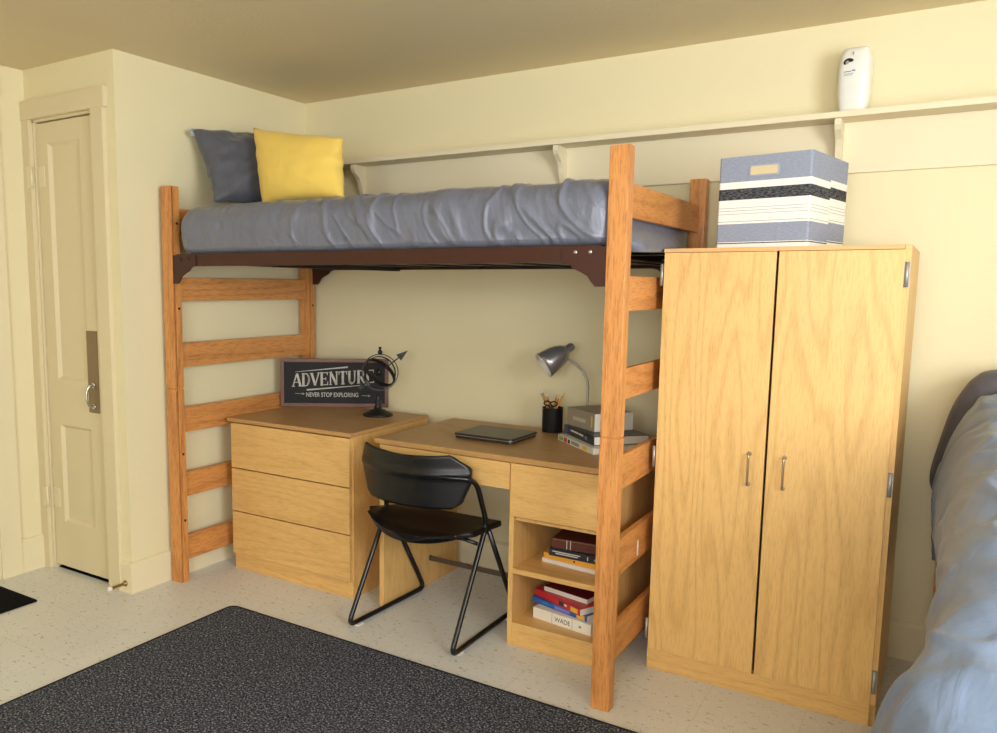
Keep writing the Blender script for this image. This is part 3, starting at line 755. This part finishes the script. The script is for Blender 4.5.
# ------------------------------------------------------------------ armillary sphere
AR = thing('armillary_sphere', 'black iron armillary sphere with arrow in front of the ADVENTURE sign', 'ornament', (0.690, -0.262, 0.7634))
MB().lathe([(.0, 0), (.074, 0), (.076, .006), (.070, .012), (.05, .02), (.034, .03), (.022, .034), (.018, .045), (.014, .06), (.02, .068), (.014, .074), (.010, .085), (.013, .094), (.008, .10), (.006, .115), (.0, .116)], None, 32, cap=False).build('base', M_iron, AR)
cz = 0.219; RAD = 0.092
def ringm(rad, mtx, w, t, n=56):
    m = MB(); rows = []
    for k in range(n):
        a = 2*PI*k/n; c, s_ = math.cos(a), math.sin(a)
        rows.append([(r*c, r*s_, h) for r, h in ((rad, -w), (rad, w), (rad-t, w), (rad-t, -w))])
    m.grid(rows, closed_u=True, closed_v=True, smooth=False); bmesh.ops.transform(m.bm, matrix=mtx, verts=m.bm.verts[:]); return m
C0 = Matrix.Translation((0.012, 0, cz))
cam_yaw = R(33)
ringm(RAD, C0 @ Matrix.Rotation(cam_yaw, 4, 'Z') @ Matrix.Rotation(PI/2-0.15, 4, 'X'), .0035, .0045).build('meridian_ring', M_iron, AR)
ringm(RAD-.006, C0 @ Matrix.Rotation(cam_yaw, 4, 'Z') @ Matrix.Rotation(R(38), 4, 'Y') @ Matrix.Rotation(R(25), 4, 'X'), .010, .003).build('equator_ring', M_iron, AR)
ringm(RAD-.010, C0 @ Matrix.Rotation(cam_yaw, 4, 'Z') @ Matrix.Rotation(R(50), 4, 'Y') @ Matrix.Rotation(R(62), 4, 'X'), .005, .003).build('tilted_ring', M_iron, AR)
MB().lathe([(.004, 0), (.010, .006), (.013, .014), (.008, .022), (.005, .026), (.008, .031), (.007, .037), (.0, .041)], Matrix.Translation((0.012, 0, cz+RAD-.004)), 16).build('finial', M_iron, AR)
MB().ball((0.006, 0, cz), 0.018, 16).build('globe', M_iron, AR)
ad = Vector((math.cos(cam_yaw)*0.78, math.sin(cam_yaw)*0.78, 0.62)).normalized(); ac = Vector((0.012, 0, cz))
m = MB().tube([ac-ad*0.115, ac+ad*0.135], 0.0028, 8)
sd = Vector((-ad.z*math.cos(cam_yaw), -ad.z*math.sin(cam_yaw), math.hypot(ad.x, ad.y)))
nrm = ad.cross(sd)*0.002
def tri(a, b, c):
    t = bmesh.new(); A = [t.verts.new(p+nrm) for p in (a, b, c)]; B = [t.verts.new(p-nrm) for p in (a, b, c)]
    t.faces.new(A); t.faces.new(B[::-1])
    for i in range(3): t.faces.new((A[i], B[i], B[(i+1) % 3], A[(i+1) % 3]))
    m._merge(t)
tri(ac+ad*0.178, ac+ad*0.118+sd*0.019, ac+ad*0.118-sd*0.019)
for q in (-0.115, -0.10): 
    tri(ac+ad*q, ac+ad*(q-0.018)+sd*0.014, ac+ad*(q-0.018)-sd*0.014)
m.build('arrow', M_iron, AR)

# ------------------------------------------------------------------ laptop
LP = thing('laptop', 'closed dark laptop with silver edge on the desk', 'laptop', (1.300, -0.556, 0.7622), R(-1.5))
def slab(w, d, z0, z1, r, inset=0.0, n=5): return MB().prism(rounded_rect(inset, w-inset, inset, d-inset, r, n), 'z', z0, z1)
m = slab(.286, .246, 0.002, 0.0125, .018, .004)
for px_, py_ in ((.03, .03), (.256, .03), (.03, .216), (.256, .216)): m.lathe([(.007, 0), (.007, .0021)], Matrix.Translation((px_, py_, 0)), 12)
m.build('base', M_lapb, LP)
slab(.286, .246, 0.0125, 0.0155, .019, .001).build('silver_trim', M_laps, LP)
m = slab(.286, .246, 0.0162, 0.022, .018, 0.0); m.prism(rounded_rect(.004, .282, .004, .242, .016, 5), 'z', 0.022, 0.0235); m.build('lid', M_lidt, LP)
MB().tube([(.04, .240, .0155), (.246, .240, .0155)], 0.0065, 12).build('hinge', M_lapb, LP)

# ------------------------------------------------------------------ pencil cup, pencils, scissors
CX, CY, CZ = 1.589, -0.163, 0.7622
PC = thing('pencil_cup', 'round black mesh cup holding pencils at the back of the desk', 'cup', (CX, CY, CZ))
MB().lathe([(.044, 0), (.046, .003), (.046, .106), (.0472, .108), (.0472, .111), (.0435, .111), (.0435, .006), (.001, .006)], None, 36, cap=False).lathe([(.044, 0), (.0, 0.0)], None, 36, cap=False).build('cup_body', M_cup, PC)
def pencil(tip, foot, up, label, rad=0.0036):
    """up='eraser' or 'point' names the end that shows"""
    tip, foot = Vector(tip), Vector(foot); d = (tip-foot).normalized(); L = (tip-foot).length
    t = thing('pencil', label, 'pencil', foot, 0, 'pencils in the black cup')
    def P(s): return tuple(d*s)
    if up == 'eraser':
        MB().tube([P(0), P(L-.02)], rad, 6).build('shaft', M_pencil, t)
        MB().tube([P(L-.02), P(L-.008)], rad*1.15, 10).build('ferrule', M_nickel, t)
        MB().tube([P(L-.008), P(L)], rad*1.05, 10).build('eraser', M_rubber, t)
    else:
        MB().tube([P(0), P(L-.018)], rad, 6).build('shaft', M_pencil, t)
        MB().tube([P(L-.018), P(L-.004)], [rad, rad*.35], 8).build('sharpened_end', M_pwood, t)
        MB().tube([P(L-.004), P(L)], [rad*.35, .0003], 8).build('lead', M_dark, t)
B0 = CZ+0.0115
for tip, foot, up, lab, rad in (
    ((1.537, -0.175, 0.944), (1.600, -0.150, B0), 'eraser', 'pencil with pale eraser up, leftmost in the black cup', .0062),
    ((1.556, -0.160, 0.928), (1.610, -0.165, B0), 'eraser', 'pencil beside the pale eraser one, second from the left in the black cup', .0044),
    ((1.600, -0.150, 0.932), (1.588, -0.170, B0), 'point', 'nearly upright pencil, third from the left in the black cup', .0042),
    ((1.622, -0.165, 0.934), (1.575, -0.158, B0), 'point', 'pencil leaning slightly right, second from the right in the black cup', .0042),
    ((1.647, -0.172, 0.944), (1.565, -0.172, B0), 'point', 'pencil leaning far right, rightmost in the black cup', .0042)):
    pencil(tip, foot, up, lab, rad)
SCs = thing('scissors', 'black scissors handles sticking up out of the pencil cup', 'scissors', (CX, CY-0.02, B0))
m = MB()
for s_ in (-1, 1):
    m.tube([(s_*.016+.016*math.cos(a)*s_+ -0.002, 0, .118+.010*math.sin(a)) for a in [2*PI*k/18 for k in range(19)]], .0032, 8, cap=False)
    m.tube([(s_*.012, 0, .110), (-s_*.001, 0, .085)], .0035, 8)
m.build('handles', M_blackpl, SCs)
MB().box(-.005, .005, -.001, .001, 0, .088).build('blades', M_nickel, SCs)

# ------------------------------------------------------------------ desk lamp
LM = thing('desk_lamp', 'silver grey gooseneck desk lamp behind the stack of books', 'lamp', (1.747, -0.150, 0.7622))
MB().lathe([(.0, 0), (.056, 0), (.058, .004), (.056, .012), (.045, .017), (.018, .02), (.010, .024), (.0, .0245)], None, 32, cap=False).build('base', M_lampgrey, LM)
gn = catmull([(1.747, -.150, .784), (1.747, -.150, .90), (1.746, -.150, .98), (1.738, -.150, 1.015), (1.720, -.150, 1.044), (1.690, -.150, 1.070), (1.655, -.150, 1.090), (1.628, -.150, 1.100)], 8)
MB().tube(gn, 0.0056, 12).build('gooseneck', M_nickel, LM, True)
a0 = Vector((1.672, -.150, 1.155)); a1 = Vector((1.572, -.236, 1.066)); axd = (a1-a0).normalized()
rot = axd.to_track_quat('Z', 'Y').to_matrix().to_4x4(); Ms = Matrix.Translation(a0-LM.location) @ rot
Ls = (a1-a0).length
MB().lathe([(.0, -.004), (.008, -.003), (.0155, .002), (.0185, .01), (.0185, .03), (.021, .034)], Ms, 32, cap=False).build('lamp_cap', M_lampgrey, LM)
out = [(.021, .034), (.027, .040), (.037, .054), (.046, .074), (.053, .10), (.0572, .13), (.0595, Ls)]
shade = MB().lathe(out+[(.057, Ls)]+[(r-.002, h) for r, h in out[::-1]], Ms, 40, cap=False).build('lamp_shade', [M_lampgrey], LM)
MB().lathe([(.0567, Ls-.001), (.0595, Ls+.001), (.0597, Ls+.003), (.0560, Ls+.003)]+[(r-.0026, h-.001) for r, h in out[::-1]], Ms, 40, cap=False).build('shade_lining', M_lampin, LM)
MB().lathe([(.0, .04), (.012, .045), (.013, .07), (.022, .095), (.024, .11), (.016, .128), (.0, .132)], Ms, 20, cap=False).build('bulb', M_white, LM)

# ------------------------------------------------------------------ books
def bookm(name, c, rough=0.45): return plain(name, c, rough, var=0.05)
def book(label, loc, yaw, L, W, T, cover, group, titles=(), spine_back=False, hard=True, second=None):
    t = thing('book', label, 'book', loc, R(yaw), group)
    b = 0.0022 if hard else 0.0009; ov = 0.003 if hard else 0.0004
    m = MB(); ys = (W-b, W) if spine_back else (0, b)
    m.box(0, L, 0, W, 0, b, 0.0004).box(0, L, 0, W, T-b, T, 0.0004)
    m.box(0, L, ys[0], ys[1], b, T-b)
    m.build('cover', cover, t)
    y0, y1 = (ov, W-b) if spine_back else (b, W-ov)
    MB().box(ov, L-ov, y0, y1, b, T-b).build('pages', M_pages, t)
    for (u0, u1, v0, v1, mat, nm) in titles:
        yy = (-0.0006, 0.0004)
        MB().box(L*u0, L*u1, yy[0], yy[1], T*v0, T*v1).build(nm, mat, t)
    return t
W1 = plain('pale_print', lin(214, 212, 204), 0.6); Y1 = plain('yellow_print', lin(232, 186, 60), 0.6); BL1 = plain('blue_print', lin(70, 92, 140), 0.6)
RD1 = plain('red_print', lin(200, 60, 48), 0.6); GN1 = plain('green_print', lin(120, 160, 90), 0.6); GR1 = plain('grey_print', lin(146, 142, 134), 0.6); DK1 = plain('dark_print', lin(48, 46, 48), 0.6); LB1 = plain('lilac_print', lin(130, 130, 200), 0.6)
g1, g2, g3 = 'books stacked on the desk', 'books on the upper shelf of the desk', 'books on the lower shelf of the desk'
Z = 0.7624
book('white book with colourful spine, bottom of the stack on the desk', (1.690, -0.330, Z), -42.2, .322, .228, .024, bookm('white_cover', lin(222, 218, 200)), g1,
     [(.03, .16, .15, .85, GN1, 'spine_print'), (.18, .27, .1, .9, RD1, 'spine_print'), (.30, .36, .15, .8, DK1, 'spine_print'), (.40, .62, .2, .8, GR1, 'spine_print'), (.72, .84, .2, .85, Y1, 'spine_print')], hard=False)
book('thick black hardback, middle of the stack on the desk', (1.697, -0.282, Z+.0245), -44.6, .300, .240, .036, bookm('black_cover', lin(38, 42, 54), .35), g1,
     [(.02, .13, .08, .92, BL1, 'spine_print'), (.24, .50, .52, .72, W1, 'spine_title'), (.52, .66, .50, .70, W1, 'spine_title'), (.72, .78, .3, .7, GR1, 'spine_title')])
book('thick taupe grey book lying on top of the black hardback', (1.703, -0.268, Z+.061), -37.0, .216, .185, .075, bookm('taupe_cover', lin(150, 140, 122), .5), g1,
     [(.22, .68, .36, .56, plain('faded_print', lin(184, 178, 166), .6), 'spine_title'), (.88, .92, .2, .82, Y1, 'spine_print')], hard=False)
Z = 0.3149
book('thin white book at the bottom of the upper shelf pile', (1.754, -0.606, Z), -6.6, .270, .20, .017, bookm('white_spine', lin(232, 224, 218)), g2, [], hard=False)
book('orange book with small dark mark above the thin white book', (1.758, -0.602, Z+.0172), -6.6, .266, .20, .0215, bookm('orange_cover', lin(236, 172, 66)), g2, [(.50, .53, .35, .65, DK1, 'spine_print')], hard=False)
book('dark navy book with pale title below the brown leather book', (1.790, -0.624, Z+.039), -1.0, .235, .19, .030, bookm('navy_cover', lin(38, 44, 58), .4), g2,
     [(.06, .56, .56, .70, W1, 'spine_title'), (.12, .52, .32, .46, W1, 'spine_title'), (.68, .70, .25, .75, W1, 'spine_print'), (.8, .93, .3, .6, GR1, 'spine_print')])
book('brown leather book on top of the upper shelf pile', (1.800, -0.618, Z+.0694), 5.0, .215, .16, .040, bookm('brown_leather', lin(96, 48, 34), .45), g2,
     [(.27, .285, .05, .95, W1, 'spine_line'), (.34, .355, .05, .95, W1, 'spine_line'), (.0, .95, .86, .9, plain('dull_gold_line', lin(160, 120, 90), .5), 'spine_line')])
Z = 0.0940
wb = book('thick white book at the bottom of the lower shelf pile', (1.742, -0.654, Z), -9.5, .262, .20, .044, bookm('ivory_cover', lin(238, 234, 222)), g3,
     [(.335, .34, .04, .96, GR1, 'spine_line'), (.685, .69, .04, .96, GR1, 'spine_line'), (.80, .84, .42, .62, GR1, 'spine_print')], hard=False)
text_mesh('spine_title', 'WADE', .262*.27, .018, DK1, wb, Matrix.Translation((.262*.385, -0.0008, .013)) @ Matrix.Rotation(PI/2, 4, 'X'))
book('blue textbook with yellow mark between red and white books', (1.714, -0.604, Z+.0442), -16, .274, .21, .0225, bookm('blue_cover', lin(40, 92, 168), .4), g3,
     [(.42, .70, .2, .75, LB1, 'spine_title'), (.82, .96, .1, .9, Y1, 'spine_print'), (.18, .30, .3, .7, plain('teal_print', lin(56, 130, 190), .5), 'spine_print')], hard=False)
book('red textbook with yellow mark above the blue textbook', (1.713, -0.580, Z+.0669), -25, .266, .20, .026, bookm('red_cover', lin(204, 44, 54), .4), g3,
     [(.55, .66, .15, .85, DK1, 'spine_print'), (.66, .72, .4, .7, W1, 'spine_print'), (.80, .95, .15, .85, Y1, 'spine_print')], hard=False)
book('maroon book with white page edges facing out, topmost on the lower shelf', (1.756, -0.586, Z+.0931), -12, .206, .15, .020, bookm('maroon_cover', lin(110, 26, 38), .35), g3, [], spine_back=True, hard=False)

# ------------------------------------------------------------------ second bed at the right
B2 = thing('twin_bed', 'second oak bed frame at the right edge, mostly hidden by its blue grey comforter', 'bed', (3.55, -1.15, 0))
X2L, X2R = 3.076, 3.116
for x in (X2L, 3.985):
    for y in (-0.092, -2.19):
        MB().box(x, x+0.04, y, y+0.05, 0, 0.935 if y > -1 else 0.50, 0.0025).build('post', oak['z'], B2, True)
for y in (-0.078, -2.176):
    for z0, z1 in ((0.13, 0.25), (0.36, 0.48), (0.74, 0.86))[:3 if y > -1 else 2]:
        MB().box(X2R-.001, 3.986, y, y+0.022, z0, z1, 0.003).build('slat', oak['x'], B2, True)
for x in (X2R+0.004, 3.96): MB().box(x, x+0.02, -2.14, -0.092, 0.44, 0.50, 0.002).build('side_rail', M_steel, B2, True)
MB().box(X2R+0.03, 3.955, -2.13, -0.10, 0.498, 0.508).build('mattress_deck', M_dark, B2, True)

prof = {
 -0.27: [(3.075, .53), (3.068, .62), (3.062, .72), (3.072, .82), (3.10, .95), (3.13, 1.03), (3.19, 1.085), (3.4, 1.11)],
 -0.60: [(3.095, .53), (3.076, .62), (3.060, .72), (3.062, .82), (3.09, .93), (3.13, 1.0), (3.20, 1.05), (3.4, 1.07)],
 -1.00: [(3.115, .53), (3.100, .63), (3.076, .74), (3.080, .84), (3.10, .92), (3.14, .98), (3.22, 1.02), (3.4, 1.03)],
 -1.40: [(3.115, .50), (3.100, .6), (3.082, .72), (3.088, .80), (3.115, .87), (3.16, .915), (3.24, .94), (3.4, .95)],
 -1.62: [(3.03, .45), (3.045, .55), (3.062, .66), (3.078, .75), (3.11, .81), (3.16, .845), (3.24, .865), (3.4, .87)],
 -1.80: [(2.94, .38), (2.972, .50), (3.015, .64), (3.05, .71), (3.10, .75), (3.16, .775), (3.24, .79), (3.4, .80)],
 -2.25: [(2.92, .24), (2.95, .34), (2.985, .44), (3.03, .50), (3.09, .535), (3.16, .555), (3.24, .57), (3.4, .58)]}
ys = sorted(prof, reverse=True)
def prof_at(y):
    y = min(y, ys[0])
    for a, b in zip(ys, ys[1:]):
        if a >= y >= b:
            t = smooth01((a-y)/(a-b)) if False else (a-y)/(a-b)
            return [(p[0]*(1-t)+q[0]*t, p[1]*(1-t)+q[1]*t) for p, q in zip(prof[a], prof[b])]
    return prof[ys[-1]]
rows = []; NY = 200
for i in range(NY+1):
    y = -0.265+(-2.25+0.265)*i/NY
    ps = catmull([Vector((x, z)) for x, z in prof_at(y)], 10)
    row = []
    for j, p in enumerate(ps):
        v = j/(len(ps)-1); x, z = p.x, p.y
        s = y+0.25*v
        w = (0.4-abs(fbm(s*5, v*2.0, 4.0)))*0.030*(0.35+min(1, v*2))+0.012*math.exp(-(fbm(s*7+2, v*2.5, 7)/0.1)**2)+0.005*fbm(s*16, v*7, 2)
        ang = smooth01((v-0.25)/0.5)
        e = smooth01(i/8.0)
        row.append((x-w*(1-ang)*0.8, y, z+w*ang*e-(1-e)*0.05))
    zr = row[-1][2]
    row += [(3.75, y, zr), (3.93, y, zr-0.03), (4.04, y, zr-0.06), (4.055, y, 0.40), (4.04, y, 0.40), (4.025, y, zr-0.08), (3.94, y, 0.515), (3.15, y, 0.515), (max(3.125, row[0][0]+0.03), y, 0.512), (row[0][0]+0.014, y, row[0][2])]
    rows.append(row)
m = MB(); m.grid(rows, closed_v=True, caps=True)
cf2 = m.build('comforter', M_quilt2)
centred(tag(cf2, 'blue grey comforter spilling over the side of the bed at the right edge', 'bedding'))
pd = MB(); rows = []
pp = catmull([Vector(p) for p in ((3.30, .52), (3.16, .53), (3.10, .66), (3.048, .71), (3.035, .765), (3.050, .86), (3.078, .99), (3.105, 1.06), (3.14, 1.115), (3.20, 1.146), (3.40, 1.16), (3.66, 1.15), (3.74, 1.10), (3.77, .95), (3.76, .66), (3.70, .54), (3.5, .52))], 6)
cx, cz2 = 3.42, 0.86
for k, (s, y) in enumerate(((0.0, -0.258), (.55, -.258), (.85, -.252), (.96, -.235), (1.0, -.205), (1.0, -.165), (.97, -.13), (.88, -.112), (.6, -.105), (0.0, -0.104))):
    rows.append([(cx+(p.x-cx)*s, y, cz2+(p.y-cz2)*s) for p in pp])
pd.grid(rows, closed_v=True)
centred(tag(pd.build('pillow', M_pdark), 'charcoal pillow standing at the head of the right bed, half hidden by the comforter', 'pillow'))

# ------------------------------------------------------------------ added ceiling lamp, added window lights, world
CLX, CLY = 2.6, -3.0
CL = thing('added_ceiling_lamp', 'unseen round ceiling lamp of frosted glass added above the rug', 'lamp', (CLX, CLY, HC))  # unseen lamp put in for soft overhead light
k = NT('added_lamp_glow_glass'); k.color(lin(250, 246, 236)); k.b.inputs['Emission Color'].default_value = lin(255, 240, 214); k.b.inputs['Emission Strength'].default_value = 2.0
MB().lathe([(.0, -.075), (.06, -.073), (.12, -.062), (.16, -.04), (.172, -.018)], None, 40, cap=False).build('glass_bowl', k.m, CL)
MB().lathe([(.16, -.018), (.182, -.018), (.182, 0), (.16, 0)], None, 40, cap=False).build('rim', M_nickel, CL)

def area(name, loc, target, sx, sy, power, color):
    l = bpy.data.lights.new(name, 'AREA'); l.shape = 'RECTANGLE'; l.size = sx; l.size_y = sy; l.energy = power; l.color = color
    o = bpy.data.objects.new(name, l); COL.objects.link(o); o.location = loc
    o.rotation_euler = (Vector(target)-Vector(loc)).to_track_quat('-Z', 'Z').to_euler(); return o
area('added_rear_fill', ((RW[0]+RW[1])/2, YR-0.2, 1.6), ((RW[0]+RW[1])/2-0.6, 0, 1.3), 2.2, 1.4, 118, (0.91, 0.955, 1.0))  # added fill light outside the made-up rear window
area('added_side_key', (XR+0.25, (SW[0]+SW[1])/2, 1.62), (1.0, -1.6, 1.3), 1.9, 1.3, 165, (0.91, 0.955, 1.0))  # added key light from the right, outside the made-up window
W = bpy.data.worlds.new('World'); SC.world = W; W.use_nodes = True
bg = W.node_tree.nodes['Background']; bg.inputs[0].default_value = (0.75, 0.85, 1.0, 1); bg.inputs[1].default_value = 0.6

# ------------------------------------------------------------------ camera
def look(pit, yaw, roll):
    p, y, r = R(pit), R(yaw), R(roll)
    f = Vector((math.sin(y)*math.cos(p), math.cos(y)*math.cos(p), math.sin(p)))
    rt = Vector((math.cos(y), -math.sin(y), 0)); up = rt.cross(f)
    rt, up = math.cos(r)*rt+math.sin(r)*up, -math.sin(r)*rt+math.cos(r)*up
    return Matrix((rt, up, -f)).transposed()
cd = bpy.data.cameras.new('camera'); co = bpy.data.objects.new('camera', cd); COL.objects.link(co)
cd.sensor_fit = 'HORIZONTAL'; cd.sensor_width = 36.0; cd.lens = 808.65*36/997
cd.shift_x = 83.11/997; cd.shift_y = 18.36/997; cd.clip_start = 0.05
co.matrix_world = Matrix.Translation((3.0431, -3.5210, 1.4149)) @ look(-7.0314, -33.1675, 0.3977).to_4x4()
SC.camera = co
vs = SC.view_settings; vs.view_transform = 'Standard'; vs.look = 'None'; vs.gamma = 1.0; vs.exposure = -0.03; vs.use_curve_mapping = False
SC.cycles.use_denoising = True
SC.cycles.max_bounces = 10; SC.cycles.diffuse_bounces = 6
